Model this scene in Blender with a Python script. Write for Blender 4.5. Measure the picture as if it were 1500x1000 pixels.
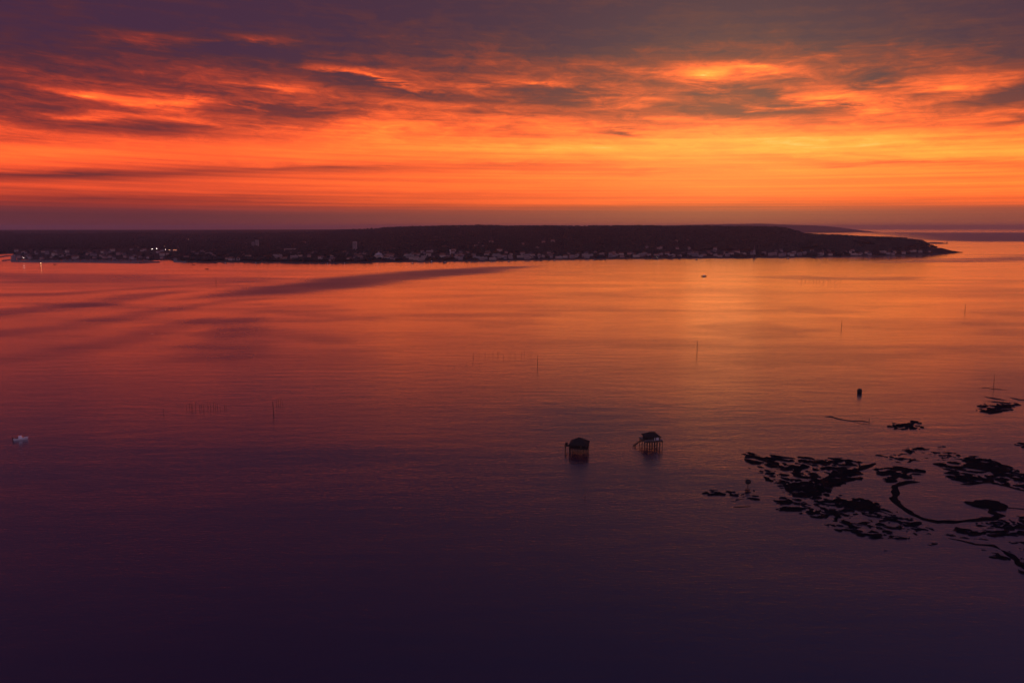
import bpy, bmesh, math, random
import numpy as np
from mathutils import Vector, Matrix
random.seed(7); rng = np.random.default_rng(7)
for o in list(bpy.data.objects): bpy.data.objects.remove(o)
scn = bpy.context.scene
col = scn.collection
R = math.radians

# ---------------------------------------------------------------- camera
CAM_H = 120.0; F = 1100.0; TILT = math.atan(168 / F)      # photo 1500x1000, horizon at y = 332
cd = bpy.data.cameras.new('camera'); cam = bpy.data.objects.new('camera', cd); col.objects.link(cam)
cam.location = (0, 0, CAM_H); cam.rotation_euler = (math.pi / 2 - TILT, 0, 0)
cd.sensor_width = 36; cd.lens = F / 1500 * 36; cd.clip_start = 1; cd.clip_end = 120000
scn.camera = cam
def ray(px, py):
    a = (px - 750) / F; b = (500 - py) / F
    return (a, math.cos(TILT) + b * math.sin(TILT), -math.sin(TILT) + b * math.cos(TILT))
def ground(px, py, z=0.0):
    x, y, w = ray(px, py); k = (z - CAM_H) / w
    return (x * k, y * k)
def azel(px, py):
    x, y, w = ray(px, py)
    return math.degrees(math.atan2(x, y)), math.degrees(math.atan2(w, math.hypot(x, y)))

# ---------------------------------------------------------------- exposure
vs = scn.view_settings
vs.view_transform = 'Standard'; vs.look = 'None'; vs.gamma = 1; vs.exposure = 0.0; vs.use_curve_mapping = False

# ---------------------------------------------------------------- sun (low, behind the cloud)
SUN_AZ = 15.5; SUN_EL = 6.0
sd = bpy.data.lights.new('sun', 'SUN'); sun = bpy.data.objects.new('sun', sd); col.objects.link(sun)
sd.energy = 0.0024; sd.angle = R(5.5); sd.color = (1.0, 0.36, 0.11)
sv = Vector((math.sin(R(SUN_AZ)) * math.cos(R(SUN_EL)), math.cos(R(SUN_AZ)) * math.cos(R(SUN_EL)), math.sin(R(SUN_EL))))
sun.rotation_euler = sv.to_track_quat('Z', 'Y').to_euler(); sun.location = (0, 0, 400)

# ---------------------------------------------------------------- world: dusk sky with sunlit cloud deck
def lin(c):
    return tuple(((v / 255) / 12.92 if v / 255 <= .04045 else ((v / 255 + .055) / 1.055) ** 2.4) for v in c)
W = bpy.data.worlds.new('World'); scn.world = W; W.use_nodes = True
nt = W.node_tree; nt.nodes.clear()
def N(t, **kw):
    n = nt.nodes.new(t)
    for k, v in kw.items(): setattr(n, k, v)
    return n
def put(sock, v):
    if isinstance(v, bpy.types.NodeSocket): nt.links.new(v, sock)
    else: sock.default_value = v
def M(op, a, b=0.0, c=0.0, clamp=False):
    n = N('ShaderNodeMath', operation=op, use_clamp=clamp)
    put(n.inputs[0], a); put(n.inputs[1], b); put(n.inputs[2], c)
    return n.outputs[0]
def XYZ(x, y, z=0.0):
    n = N('ShaderNodeCombineXYZ'); put(n.inputs[0], x); put(n.inputs[1], y); put(n.inputs[2], z); return n.outputs[0]
def NOISE(vec, scale, detail=4, rough=.55, dist=0.0):
    n = N('ShaderNodeTexNoise'); put(n.inputs['Vector'], vec)
    n.inputs['Scale'].default_value = scale; n.inputs['Detail'].default_value = detail
    n.inputs['Roughness'].default_value = rough; n.inputs['Distortion'].default_value = dist
    return n.outputs['Fac']
def SM(v, a, b, lo=0.0, hi=1.0):
    n = N('ShaderNodeMapRange', interpolation_type='SMOOTHSTEP'); put(n.inputs[0], v)
    for i, q in enumerate((a, b, lo, hi)): put(n.inputs[1 + i], q)
    return n.outputs[0]
def RAMP(fac, stops, srgb=True):
    n = N('ShaderNodeValToRGB'); put(n.inputs[0], fac); cr = n.color_ramp
    while len(cr.elements) < len(stops): cr.elements.new(0.5)
    for e, (p, c) in zip(cr.elements, stops):
        e.position = p; e.color = (*(lin(c) if srgb else c), 1)
    return n.outputs[0]
def MIX(f, a, b):
    n = N('ShaderNodeMix', data_type='RGBA'); put(n.inputs[0], f)
    for s, v in ((n.inputs[6], a), (n.inputs[7], b)):
        put(s, v if isinstance(v, bpy.types.NodeSocket) else (*v, 1))
    return n.outputs[2]
tc = N('ShaderNodeTexCoord'); sp = N('ShaderNodeSeparateXYZ'); nt.links.new(tc.outputs['Generated'], sp.inputs[0])
dx, dy, dz = sp.outputs
DEG = 180 / math.pi
el = M('MULTIPLY', M('ARCSINE', M('MAXIMUM', M('MINIMUM', dz, .9999), -.9999)), DEG)
az = M('MULTIPLY', M('ARCTAN2', dx, dy), DEG)
elv = M('MULTIPLY', M('ARCTANGENT', M('DIVIDE', dz, M('MAXIMUM', dy, .35))), DEG)   # the deck runs in straight fronts across the view
elp = M('MAXIMUM', elv, 0.0)
# streaks lie along gentle bowls: bend the elevation coordinate
a0 = M('SUBTRACT', az, 9.0)
a0 = M('MINIMUM', M('MAXIMUM', a0, -75.0), 75.0)
bow = M('MULTIPLY', M('MULTIPLY', M('MULTIPLY', a0, a0), .0016), M('MINIMUM', M('DIVIDE', elp, 10.0), 1.2))
eb = M('SUBTRACT', elp, bow)
le = M('LOGARITHM', M('ADD', M('MAXIMUM', eb, -1.0), 3.0), math.e)
# direction-based third coordinate keeps the noise seamless enough all round
nv1 = XYZ(M('DIVIDE', az, 13.0), M('MULTIPLY', le, 4.2), 3.1)
nv2 = XYZ(M('DIVIDE', az, 6.5), M('MULTIPLY', le, 11.0), 8.7)
nv3 = XYZ(M('DIVIDE', az, 26.0), M('MULTIPLY', le, 30.0), 1.7)
n1 = M('SUBTRACT', NOISE(nv1, 1.0, 5, .55, .5), .5)
n2 = M('SUBTRACT', NOISE(nv2, 1.0, 6, .66, .5), .5)
n4 = M('SUBTRACT', NOISE(XYZ(M('DIVIDE', az, 2.2), M('MULTIPLY', le, 24.0), 5.5), 1.0, 5, .68, .8), .5)
n3 = M('SUBTRACT', NOISE(nv3, 1.0, 3, .5, .2), .5)
# brightness of the sunlit underside against elevation (0..20 deg)
e20 = M('DIVIDE', elp, 20.0, clamp=True)
prof = RAMP(e20, [(0, (.52,)*3), (1.4/20, (.52,)*3), (2.4/20, (.66,)*3), (3.6/20, (.73,)*3), (4.6/20, (.80,)*3), (5.6/20, (.86,)*3),
                  (6.6/20, (.72,)*3), (7.6/20, (.60,)*3), (9.4/20, (.47,)*3), (11.3/20, (.31,)*3), (12.6/20, (.13,)*3), (14.5/20, (.03,)*3), (1, (.02,)*3)], srgb=False)
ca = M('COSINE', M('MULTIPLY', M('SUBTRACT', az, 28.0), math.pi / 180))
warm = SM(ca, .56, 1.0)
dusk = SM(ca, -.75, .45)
amp = SM(elp, 4.5, 8.5); amp = M('MULTIPLY', amp, SM(elp, 20.0, 11.5, .12, 1.0))
m = M('MULTIPLY', prof, M('MULTIPLY_ADD', warm, .17, .81))
m = M('MULTIPLY', m, M('MULTIPLY_ADD', dusk, .85, .15))
m = M('ADD', m, M('MULTIPLY', n1, M('MULTIPLY_ADD', amp, .55, .08)))
m = M('ADD', m, M('MULTIPLY', n2, M('MULTIPLY_ADD', amp, .50, .10)))
m = M('ADD', m, M('MULTIPLY', n3, M('MULTIPLY_ADD', amp, .10, .26)))
m = M('ADD', m, M('MULTIPLY', n4, M('MULTIPLY_ADD', amp, .42, .05)))
# named clouds: (px, py, half width, half height, slope, strength): bright gaps and dark cloudlets
wsc = M('MINIMUM', M('DIVIDE', elp, 8.0), 1.2)
wv1 = M('MULTIPLY', M('ADD', n1, M('MULTIPLY', n2, .8)), 9.0)
wv2 = M('MULTIPLY', M('ADD', n2, M('MULTIPLY', n1, .6)), M('MULTIPLY', wsc, 2.0))
fv = XYZ(M('ADD', az, wv1), M('ADD', el, wv2))
CL = [(360, 57, 75, 9, .0, .34), (215, 52, 60, 7, .05, .16), (590, 22, 100, 8, .06, .10), (140, 137, 50, 8, 0, .36), (290, 147, 130, 8, .05, .34),
      (390, 128, 75, 9, .05, .26), (555, 112, 80, 7, .2, .36), (790, 123, 45, 6, .05, .28), (120, 172, 80, 7, 0, .16),
      (1050, 105, 62, 18, 0, .44), (1130, 98, 62, 9, .03, .34), (1240, 140, 70, 14, .0, .26), (1420, 122, 100, 18, -.12, .22),
      (1270, 205, 170, 14, 0, .16), (950, 212, 140, 13, 0, .14), (60, 225, 200, 14, 0, .10),
      (345, 153, 80, 10, .1, -.36), (440, 169, 80, 10, .05, -.26), (250, 186, 150, 11, 0, -.30), (500, 112, 110, 9, .22, -.16), 
      (620, 134, 130, 11, .12, -.30), (830, 146, 100, 17, .12, -.32), (892, 197, 34, 6, 0, -.44), (1122, 141, 42, 8, 0, -.52),
      (1105, 162, 125, 10, 0, -.46), (1020, 140, 34, 11, 0, -.28), (1290, 120, 46, 13, .1, -.26), (1480, 140, 70, 11, -.25, -.52),
      (1255, 154, 80, 9, -.1, -.18), (1500, 178, 70, 6, -.1, -.22), (100, 257, 260, 7, -.01, -.36), (470, 247, 270, 7, 0, -.24),
      (760, 242, 210, 8, .01, -.17), (1330, 239, 270, 7, .03, -.22), (960, 251, 200, 6, 0, -.15), (100, 292, 280, 9, 0, -.14)]
for (px, py, hw, hh, sl, st) in CL:
    a_, e_ = azel(px, py); a1, e1 = azel(px + 60, py + 60 * sl)
    mp = N('ShaderNodeMapping', vector_type='TEXTURE'); nt.links.new(fv, mp.inputs[0])
    mp.inputs['Location'].default_value = (a_, e_, 0)
    mp.inputs['Rotation'].default_value = (0, 0, math.atan2(e1 - e_, a1 - a_))
    k = abs(azel(px + 20, py)[0] - a_) / 20; q = abs(azel(px, py - 10)[1] - e_) / 10
    mp.inputs['Scale'].default_value = (hw * k * 2.0, hh * q * 2.0, 1)
    g = N('ShaderNodeTexGradient', gradient_type='QUADRATIC_SPHERE'); nt.links.new(mp.outputs[0], g.inputs[0])
    m = M('MULTIPLY_ADD', g.outputs['Fac'], st * (1.2 if st > 0 else .95), m)
m = M('MAXIMUM', m, M('MULTIPLY', SM(elp, 13.2, 8.0), .24))
cw = RAMP(m, [(0, (70, 42, 62)), (.15, (90, 49, 58)), (.3, (134, 58, 50)), (.45, (190, 76, 46)), (.6, (236, 98, 44)), (.75, (255, 130, 46)), (.9, (255, 163, 54)), (1, (255, 190, 92))])
cr_ = RAMP(m, [(0, (70, 39, 64)), (.15, (86, 41, 55)), (.3, (120, 46, 49)), (.45, (170, 58, 45)), (.6, (222, 79, 43)), (.75, (250, 102, 43)), (.9, (255, 124, 47)), (1, (255, 144, 58))])
c = MIX(warm, cr_, cw)
hot = N('ShaderNodeMix', data_type='RGBA', blend_type='MULTIPLY'); hot.inputs[0].default_value = 1.0
put(hot.inputs[6], c); hk = SM(m, .35, .85); put(hot.inputs[7], MIX(hk, (1, 1, 1), (1.45, 1.17, 1.35))); c = hot.outputs[2]
# overhead the deck turns slate violet
zen = SM(elp, 15.0, 62.0)
c = MIX(zen, c, MIX(warm, lin((60, 50, 92)), lin((62, 72, 126))))
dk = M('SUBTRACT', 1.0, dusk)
c = MIX(M('MULTIPLY', dk, .9), c, lin((158, 128, 162)))  # unseen sky behind the camera, brightened to light boat, houses and land
# haze bank lying on the horizon
hz = M('ADD', el, M('MULTIPLY', n3, .25))
bank = M('MULTIPLY', SM(hz, 1.75, .80), .92)
hc = MIX(warm, lin((94, 48, 58)), lin((142, 74, 64)))
hc = MIX(dk, hc, lin((132, 108, 140)))
c = MIX(bank, c, hc)
sky = N('ShaderNodeTexSky', sky_type='NISHITA'); sky.sun_disc = False
sky.sun_elevation = R(SUN_EL); sky.sun_rotation = R(SUN_AZ); sky.altitude = 120; sky.dust_density = 3
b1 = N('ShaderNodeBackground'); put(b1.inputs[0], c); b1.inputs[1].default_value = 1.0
b2 = N('ShaderNodeBackground'); put(b2.inputs[0], sky.outputs[0]); b2.inputs[1].default_value = 0.05
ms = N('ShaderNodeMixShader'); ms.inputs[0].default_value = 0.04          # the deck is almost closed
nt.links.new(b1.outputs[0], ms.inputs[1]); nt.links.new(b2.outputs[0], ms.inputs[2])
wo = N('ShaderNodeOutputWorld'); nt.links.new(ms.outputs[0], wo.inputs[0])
W.cycles.sampling_method = 'MANUAL'; W.cycles.sample_map_resolution = 1024

# ---------------------------------------------------------------- numpy noise
def vnoise(x, y, seed):
    xi = np.floor(x).astype(np.int64); yi = np.floor(y).astype(np.int64); fx = x - xi; fy = y - yi
    fx = fx * fx * (3 - 2 * fx); fy = fy * fy * (3 - 2 * fy)
    def h(i, j):
        n = (i * 374761393 + j * 668265263 + seed * 982451653) & 0xffffffff
        n = ((n ^ (n >> 13)) * 1274126177) & 0xffffffff
        return ((n ^ (n >> 16)) & 0xffff) / 65535.0
    return (h(xi, yi) * (1 - fx) + h(xi + 1, yi) * fx) * (1 - fy) + (h(xi, yi + 1) * (1 - fx) + h(xi + 1, yi + 1) * fx) * fy
def fbm(x, y, seed=0, oct=4, gain=.5):
    s = 0; a = 1; t = 0
    for k in range(oct):
        s = s + a * vnoise(x * 2 ** k + 17.3 * k, y * 2 ** k - 9.1 * k, seed + k); t += a; a *= gain
    return s / t
def sstep(a, b, v):
    t = np.clip((v - a) / (b - a), 0, 1); return t * t * (3 - 2 * t)

# ---------------------------------------------------------------- materials
def mat(name, c1, c2=None, rough=.8, scale=1.0, metallic=0.0, bump=0.0, emit=None, es=0.0, spec=.3):
    mt = bpy.data.materials.new(name); mt.use_nodes = True; t = mt.node_tree; b = t.nodes['Principled BSDF']
    b.inputs['Roughness'].default_value = rough; b.inputs['Metallic'].default_value = metallic
    b.inputs['Specular IOR Level'].default_value = spec
    c2 = c2 or tuple(v * .75 for v in c1)
    g = t.nodes.new('ShaderNodeNewGeometry'); n = t.nodes.new('ShaderNodeTexNoise'); n.inputs['Scale'].default_value = scale
    n.inputs['Detail'].default_value = 5
    t.links.new(g.outputs['Position'], n.inputs['Vector'])
    r = t.nodes.new('ShaderNodeValToRGB'); r.color_ramp.elements[0].position = .35; r.color_ramp.elements[1].position = .65
    r.color_ramp.elements[0].color = (*c2, 1); r.color_ramp.elements[1].color = (*c1, 1)
    t.links.new(n.outputs['Fac'], r.inputs[0]); t.links.new(r.outputs[0], b.inputs['Base Color'])
    if bump:
        bp = t.nodes.new('ShaderNodeBump'); bp.inputs['Strength'].default_value = .6; bp.inputs['Distance'].default_value = bump
        t.links.new(n.outputs['Fac'], bp.inputs['Height']); t.links.new(bp.outputs[0], b.inputs['Normal'])
    if emit:
        b.inputs['Emission Color'].default_value = (*emit, 1); b.inputs['Emission Strength'].default_value = es
    return mt
MUD = mat('wet_mud', (.009, .010, .014), (.005, .006, .008), .95, .8, bump=.1, spec=.02)
SAND = mat('sand', (.12, .10, .085), (.08, .065, .055), .9, .05)
FOREST = mat('pine_forest', (.034, .052, .050), (.015, .024, .026), .95, .03, spec=.05)
SOIL = mat('forest_floor', (.036, .045, .042), (.02, .026, .026), .95, .01, spec=.05)
WOOD = mat('weathered_wood', (.10, .075, .06), (.05, .04, .034), .85, 2.0)
HULLG = mat('weathered_gelcoat', (.40, .38, .40), (.12, .12, .16), .4, .06)
PALEWOOD = mat('bleached_wood', (.34, .30, .28), (.24, .21, .20), .85, 2.0)
DARKWOOD = mat('tarred_wood', (.028, .022, .02), (.014, .012, .012), .8, 1.5)
ROOFD = mat('dark_shingle', (.024, .019, .018), (.014, .011, .010), .9, 3.0, bump=.05)
WHITEP = mat('white_paint', (.78, .76, .74), (.66, .64, .62), .5, 1.0)
GLASS = mat('window_glass', (.03, .035, .045), (.02, .024, .03), .06, 1.0, spec=.6)
GEL = mat('white_gelcoat', (.90, .88, .88), (.84, .82, .82), .3, .5)
BLACK = mat('black_rubber', (.02, .02, .022), (.012, .012, .014), .6, 2.0)
BARK = mat('stake_wood', (.04, .032, .028), (.02, .017, .015), .9, 3.0)
STONE = mat('quay_stone', (.20, .18, .17), (.13, .12, .11), .9, .1)
WALLS = [mat('pale_render', (.40, .37, .36), (.32, .28, .26), .85, .08), mat('cream_render', (.50, .43, .36), (.38, .32, .27), .85, .08),
         mat('grey_render', (.34, .31, .31), (.24, .22, .22), .85, .08), mat('pink_render', (.44, .29, .25), (.34, .22, .19), .85, .08)]
ROOFS = [mat('clay_tile', (.20, .09, .06), (.13, .06, .045), .85, .2), mat('slate_tile', (.10, .09, .10), (.06, .055, .06), .7, .2)]
LAMPW = mat('lamp_glass_white', (.8, .8, .8), None, .5, 1, emit=(1, .90, .78), es=26)
LAMPO = mat('lamp_glass_amber', (.8, .6, .4), None, .5, 1, emit=(1, .55, .25), es=9)
LITS = mat('lit_shopfront_glass', (.6, .3, .2), None, .5, 1, emit=(1, .36, .16), es=1.2)
STEEL = mat('galvanised_steel', (.22, .22, .23), (.15, .15, .16), .5, 2.0, metallic=.4)

# ---------------------------------------------------------------- builders
def mesh(name, verts, faces, mats, smooth=False, midx=None):
    me = bpy.data.meshes.new(name); me.from_pydata([tuple(v) for v in verts], [], [tuple(f) for f in faces])
    for q in (mats if isinstance(mats, (list, tuple)) else [mats]): me.materials.append(q)
    if midx is not None: me.polygons.foreach_set('material_index', midx)
    if smooth: me.polygons.foreach_set('use_smooth', [True] * len(me.polygons))
    me.update(); return me
def fast_mesh(name, V, Fc, mt, smooth=False):
    me = bpy.data.meshes.new(name); V = np.asarray(V, np.float32); Fc = np.asarray(Fc, np.int32); k = Fc.shape[1]
    me.vertices.add(len(V)); me.vertices.foreach_set('co', V.ravel())
    me.loops.add(Fc.size); me.loops.foreach_set('vertex_index', Fc.ravel())
    me.polygons.add(len(Fc)); me.polygons.foreach_set('loop_start', np.arange(0, Fc.size, k, dtype=np.int32))
    if smooth: me.polygons.foreach_set('use_smooth', np.ones(len(Fc), bool))
    me.materials.append(mt); me.update(calc_edges=True); me.validate(); return me
def link(name, me, parent=None, loc=None, rz=None):
    o = bpy.data.objects.new(name, me); col.objects.link(o)
    if parent: o.parent = parent
    if loc: o.location = loc
    if rz is not None: o.rotation_euler = (0, 0, rz)
    return o
def tag(o, label, cat, group=None):
    o['label'] = label; o['category'] = cat
    if group: o['group'] = group
    return o
def struct(o): o['kind'] = 'structure'; return o
class MB:
    def __init__(s): s.v = []; s.f = []; s.m = []
    def add(s, v, f, mi=0):
        b = len(s.v); s.v += [tuple(q) for q in v]; s.f += [tuple(i + b for i in q) for q in f]; s.m += [mi] * len(f); return s
    def box(s, c, d, rz=0, mi=0):
        x, y, z = (q / 2 for q in d); P = []
        for sx, sy, sz in ((-1,-1,-1),(1,-1,-1),(1,1,-1),(-1,1,-1),(-1,-1,1),(1,-1,1),(1,1,1),(-1,1,1)):
            u, w = sx * x, sy * y
            P.append((c[0] + u * math.cos(rz) - w * math.sin(rz), c[1] + u * math.sin(rz) + w * math.cos(rz), c[2] + sz * z))
        return s.add(P, [(3,2,1,0),(4,5,6,7),(0,1,5,4),(1,2,6,5),(2,3,7,6),(3,0,4,7)], mi)
    def tube(s, p, q, r0, r1=None, n=8, mi=0):
        r1 = r0 if r1 is None else r1; p = Vector(p); q = Vector(q); d = (q - p).normalized()
        a = d.orthogonal().normalized(); b = d.cross(a); P = []
        for c0, r in ((p, r0), (q, r1)):
            for k in range(n):
                t = 2 * math.pi * k / n; P.append(c0 + a * (r * math.cos(t)) + b * (r * math.sin(t)))
        return s.add(P, [(k, (k+1) % n, n + (k+1) % n, n + k) for k in range(n)] + [tuple(range(n-1, -1, -1)), tuple(range(n, 2*n))], mi)
    def lathe(s, prof, n=16, c=(0, 0, 0), mi=0):
        P = []
        for (r, z) in prof:
            for k in range(n):
                t = 2 * math.pi * k / n; P.append((c[0] + r * math.cos(t), c[1] + r * math.sin(t), c[2] + z))
        m_ = len(prof); Fc = [(j*n+k, j*n+(k+1) % n, (j+1)*n+(k+1) % n, (j+1)*n+k) for j in range(m_-1) for k in range(n)]
        Fc += [tuple(range(n-1, -1, -1)), tuple((m_-1)*n+k for k in range(n))]
        return s.add(P, Fc, mi)
    def me(s, name, mats, smooth=False): return mesh(name, s.v, s.f, mats, smooth, s.m)
    def build(s, name, mats, parent=None, smooth=False): return link(name, s.me(name, mats, smooth), parent)
def empty(name, loc, rz=0):
    o = bpy.data.objects.new(name, None); col.objects.link(o); o.location = loc; o.rotation_euler = (0, 0, rz); o.empty_display_size = 1; return o
def copy_tree(o, parent=None):
    c_ = o.copy(); col.objects.link(c_)
    if parent: c_.parent = parent
    for ch in list(o.children): copy_tree(ch, c_)
    return c_
def hip_roof(mb, w, d, z0, rise, ridge, th=.14, mi=0):
    x, y, r = w / 2, d / 2, ridge / 2
    P = [(-x,-y,z0),(x,-y,z0),(x,y,z0),(-x,y,z0),(-r,0,z0+rise),(r,0,z0+rise),(-x,-y,z0-th),(x,-y,z0-th),(x,y,z0-th),(-x,y,z0-th)]
    return mb.add(P, [(0,1,5,4),(1,2,5),(2,3,4,5),(3,0,4),(0,6,7,1),(1,7,8,2),(2,8,9,3),(3,9,6,0),(6,9,8,7)], mi)

# ---------------------------------------------------------------- water
def inpoly(X, Y, P):
    r = np.zeros(X.shape, bool); n = len(P)
    for i in range(n):
        x0, y0 = P[i]; x1, y1 = P[(i+1) % n]
        if y0 == y1: continue
        cnd = ((y0 > Y) != (y1 > Y)) & (X < (x1 - x0) * (Y - y0) / (y1 - y0) + x0); r ^= cnd
    return r
def segdist(X, Y, P, closed=True):
    d = np.full(X.shape, 1e9); tt = np.zeros(X.shape); n = len(P)
    for i in range(n if closed else n - 1):
        x0, y0 = P[i]; x1, y1 = P[(i+1) % n]; L = (x1-x0)**2 + (y1-y0)**2 + 1e-9
        t = np.clip(((X-x0)*(x1-x0) + (Y-y0)*(y1-y0)) / L, 0, 1)
        q = np.hypot(X - x0 - t*(x1-x0), Y - y0 - t*(y1-y0)); k = q < d
        d = np.where(k, q, d); tt = np.where(k, i + t, tt)
    return d, tt
def sdf(X, Y, P):
    d, _ = segdist(X, Y, P); return np.where(inpoly(X, Y, P), d, -d)
def axis(lo, hi, step, far):
    a = np.arange(lo, hi + step, step); o = [a[0]]; s_ = step
    up = []; p = a[-1]
    while p < far: s_ *= 1.35; p += s_; up.append(min(p, far))
    dn = []; s_ = step; p = a[0]
    while p > -far: s_ *= 1.35; p -= s_; dn.append(max(p, -far))
    return np.array(dn[::-1] + list(a) + up)
xs = axis(-2200, 2600, 14, 34000); ys = axis(100, 3600, 12, 34000)
GX, GY = np.meshgrid(xs, ys)
wind = np.zeros(GX.shape)
def patch(pts, soft, val, nz=.35, sx=220, sy=70, seed=3):
    global wind
    P = [ground(*p) for p in pts]
    s_ = sdf(GX, GY, P) / soft + (fbm(GX / sx, GY / sy, seed, 4) - .5) * 2 * nz * 3
    wind = np.maximum(wind, val * sstep(-1.2, 1.6, s_))
# wind-ruffled lanes and shoal edges on the bay, found on the photograph
patch([(250, 440), (300, 430), (400, 418), (500, 404), (600, 397), (700, 391), (800, 388.5), (740, 397), (640, 408), (540, 419), (430, 431)], 45, 1.0, .30, 260, 60, seed=5)
patch([(-60, 398), (200, 400), (420, 408), (300, 426), (100, 424), (-60, 420)], 60, .34, .9, 160, 45, 17)
def streak(pts, w0, w1, val, side=0, seed=0):
    global wind
    P = [ground(*p) for p in pts]; d, tq = segdist(GX + 30 * (fbm(GX / 90, GY / 60, seed + 1, 3) - .5), GY + 30 * (fbm(GX / 90, GY / 60, seed + 2, 3) - .5), P, False)
    u = tq / (len(P) - 1); w = (w0 + (w1 - w0) * u) * (.6 + .8 * fbm(GX / 120, GY / 40, seed + 3, 3))
    wind = np.maximum(wind, val * sstep(1.0, .15, d / w) * sstep(0, .12, u + .02) * sstep(1.0, .85, u - .02))
streak([(352, 462), (348, 478), (330, 500), (300, 520), (258, 538)], 45, 60, .42, seed=110)
streak([(520, 505), (440, 492), (380, 492), (330, 515), (290, 536)], 40, 75, .34, seed=120)
streak([(-60, 535), (80, 518), (190, 496), (290, 470), (310, 462)], 60, 40, .42, seed=130)
streak([(-60, 492), (100, 478), (220, 458), (330, 441), (420, 434)], 70, 45, .40, seed=140)
streak([(-60, 462), (60, 452), (140, 446), (210, 432), (300, 424)], 90, 50, .55, seed=150)
streak([(-60, 434), (90, 430), (180, 424), (300, 416), (420, 409)], 70, 60, .45, seed=160)
streak([(340, 462), (400, 456), (480, 462), (600, 470)], 35, 40, .30, seed=170)
patch([(1090, 405), (1180, 403), (1230, 407), (1340, 406), (1350, 410), (1200, 412)], 20, .35, .5, 120, 40, 31)
patch([(1200, 386), (1360, 379), (1560, 372), (1560, 381), (1350, 385)], 60, .55, .6, 260, 60, 37)
patch([(1275, 340.5), (1600, 340.5), (1600, 354.5), (1385, 354.5), (1330, 350)], 200, 1.5, .15, 900, 400, 41)
big = fbm(GX / 420, GY / 130, 51, 5)
near = fbm(GX / 150, GY / 60, 57, 4)
wind = np.clip(wind + .22 * sstep(.45, .72, big) + .30 * sstep(.5, .7, near) * (GY < 1200), 0, 1.5)
nx_, ny_ = len(xs), len(ys)
idx = np.arange(nx_ * ny_).reshape(ny_, nx_)
Fq = np.stack([idx[:-1, :-1], idx[:-1, 1:], idx[1:, 1:], idx[1:, :-1]], -1).reshape(-1, 4)
WATER = bpy.data.materials.new('bay_water'); WATER.use_nodes = True
wn = WATER.node_tree; wb = wn.nodes['Principled BSDF']
wme = fast_mesh('water', np.stack([GX, GY, np.zeros_like(GX)], -1).reshape(-1, 3), Fq, WATER, True)
at = wme.attributes.new('wind', 'FLOAT', 'POINT'); at.data.foreach_set('value', wind.astype(np.float32).ravel())
struct(link('water', wme))
def wnode(t, **kw):
    n = wn.nodes.new(t)
    for k, v in kw.items(): setattr(n, k, v)
    return n
wb.inputs['Base Color'].default_value = (.013, .012, .036, 1); wb.inputs['IOR'].default_value = 1.38
wb.inputs['Specular Tint'].default_value = (1, .85, 1, 1); wb.inputs['Coat Weight'].default_value = 1.0; wb.inputs['Coat IOR'].default_value = 1.38
ga = wnode('ShaderNodeAttribute', attribute_name='wind'); gp = wnode('ShaderNodeNewGeometry')
def wmap(sx, sy, rz=0.0):
    mp = wnode('ShaderNodeMapping'); mp.inputs['Scale'].default_value = (sx, sy, 1); mp.inputs['Rotation'].default_value = (0, 0, rz)
    wn.links.new(gp.outputs['Position'], mp.inputs[0]); return mp.outputs[0]
def wnoise(vec, scale, det=3, rough=.5, dist=0.):
    n = wnode('ShaderNodeTexNoise'); wn.links.new(vec, n.inputs['Vector']); n.inputs['Scale'].default_value = scale
    n.inputs['Detail'].default_value = det; n.inputs['Roughness'].default_value = rough; n.inputs['Distortion'].default_value = dist
    return n.outputs['Fac']
def wmath(op, a, b, c=0.0):
    n = wnode('ShaderNodeMath', operation=op)
    for i, v in enumerate((a, b, c)):
        if isinstance(v, bpy.types.NodeSocket): wn.links.new(v, n.inputs[i])
        else: n.inputs[i].default_value = v
    return n.outputs[0]
rip = wnoise(wmap(.24, .66, .12), 1.0, 4, .66, .3)          # wind ripples, crests across the view
swl = wnoise(wmap(.030, .10, -.15), 1.0, 3, .5, .2)
gust = wnoise(wmap(.004, .012, .08), 1.0, 4, .55, .4)
hgt = wmath('ADD', wmath('MULTIPLY', rip, wmath('MULTIPLY_ADD', gust, .5, .05)), wmath('MULTIPLY', swl, .55))
bp = wnode('ShaderNodeBump'); bp.inputs['Strength'].default_value = 1.0; bp.inputs['Distance'].default_value = .36
wn.links.new(hgt, bp.inputs['Height']); wn.links.new(bp.outputs[0], wb.inputs['Normal']); wn.links.new(bp.outputs[0], wb.inputs['Coat Normal'])
rg = wmath('ADD', wmath('MULTIPLY_ADD', ga.outputs['Fac'], .24, .13), wmath('MULTIPLY_ADD', gust, .12, -.06))
wn.links.new(rg, wb.inputs['Roughness']); wn.links.new(rg, wb.inputs['Coat Roughness'])
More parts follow.
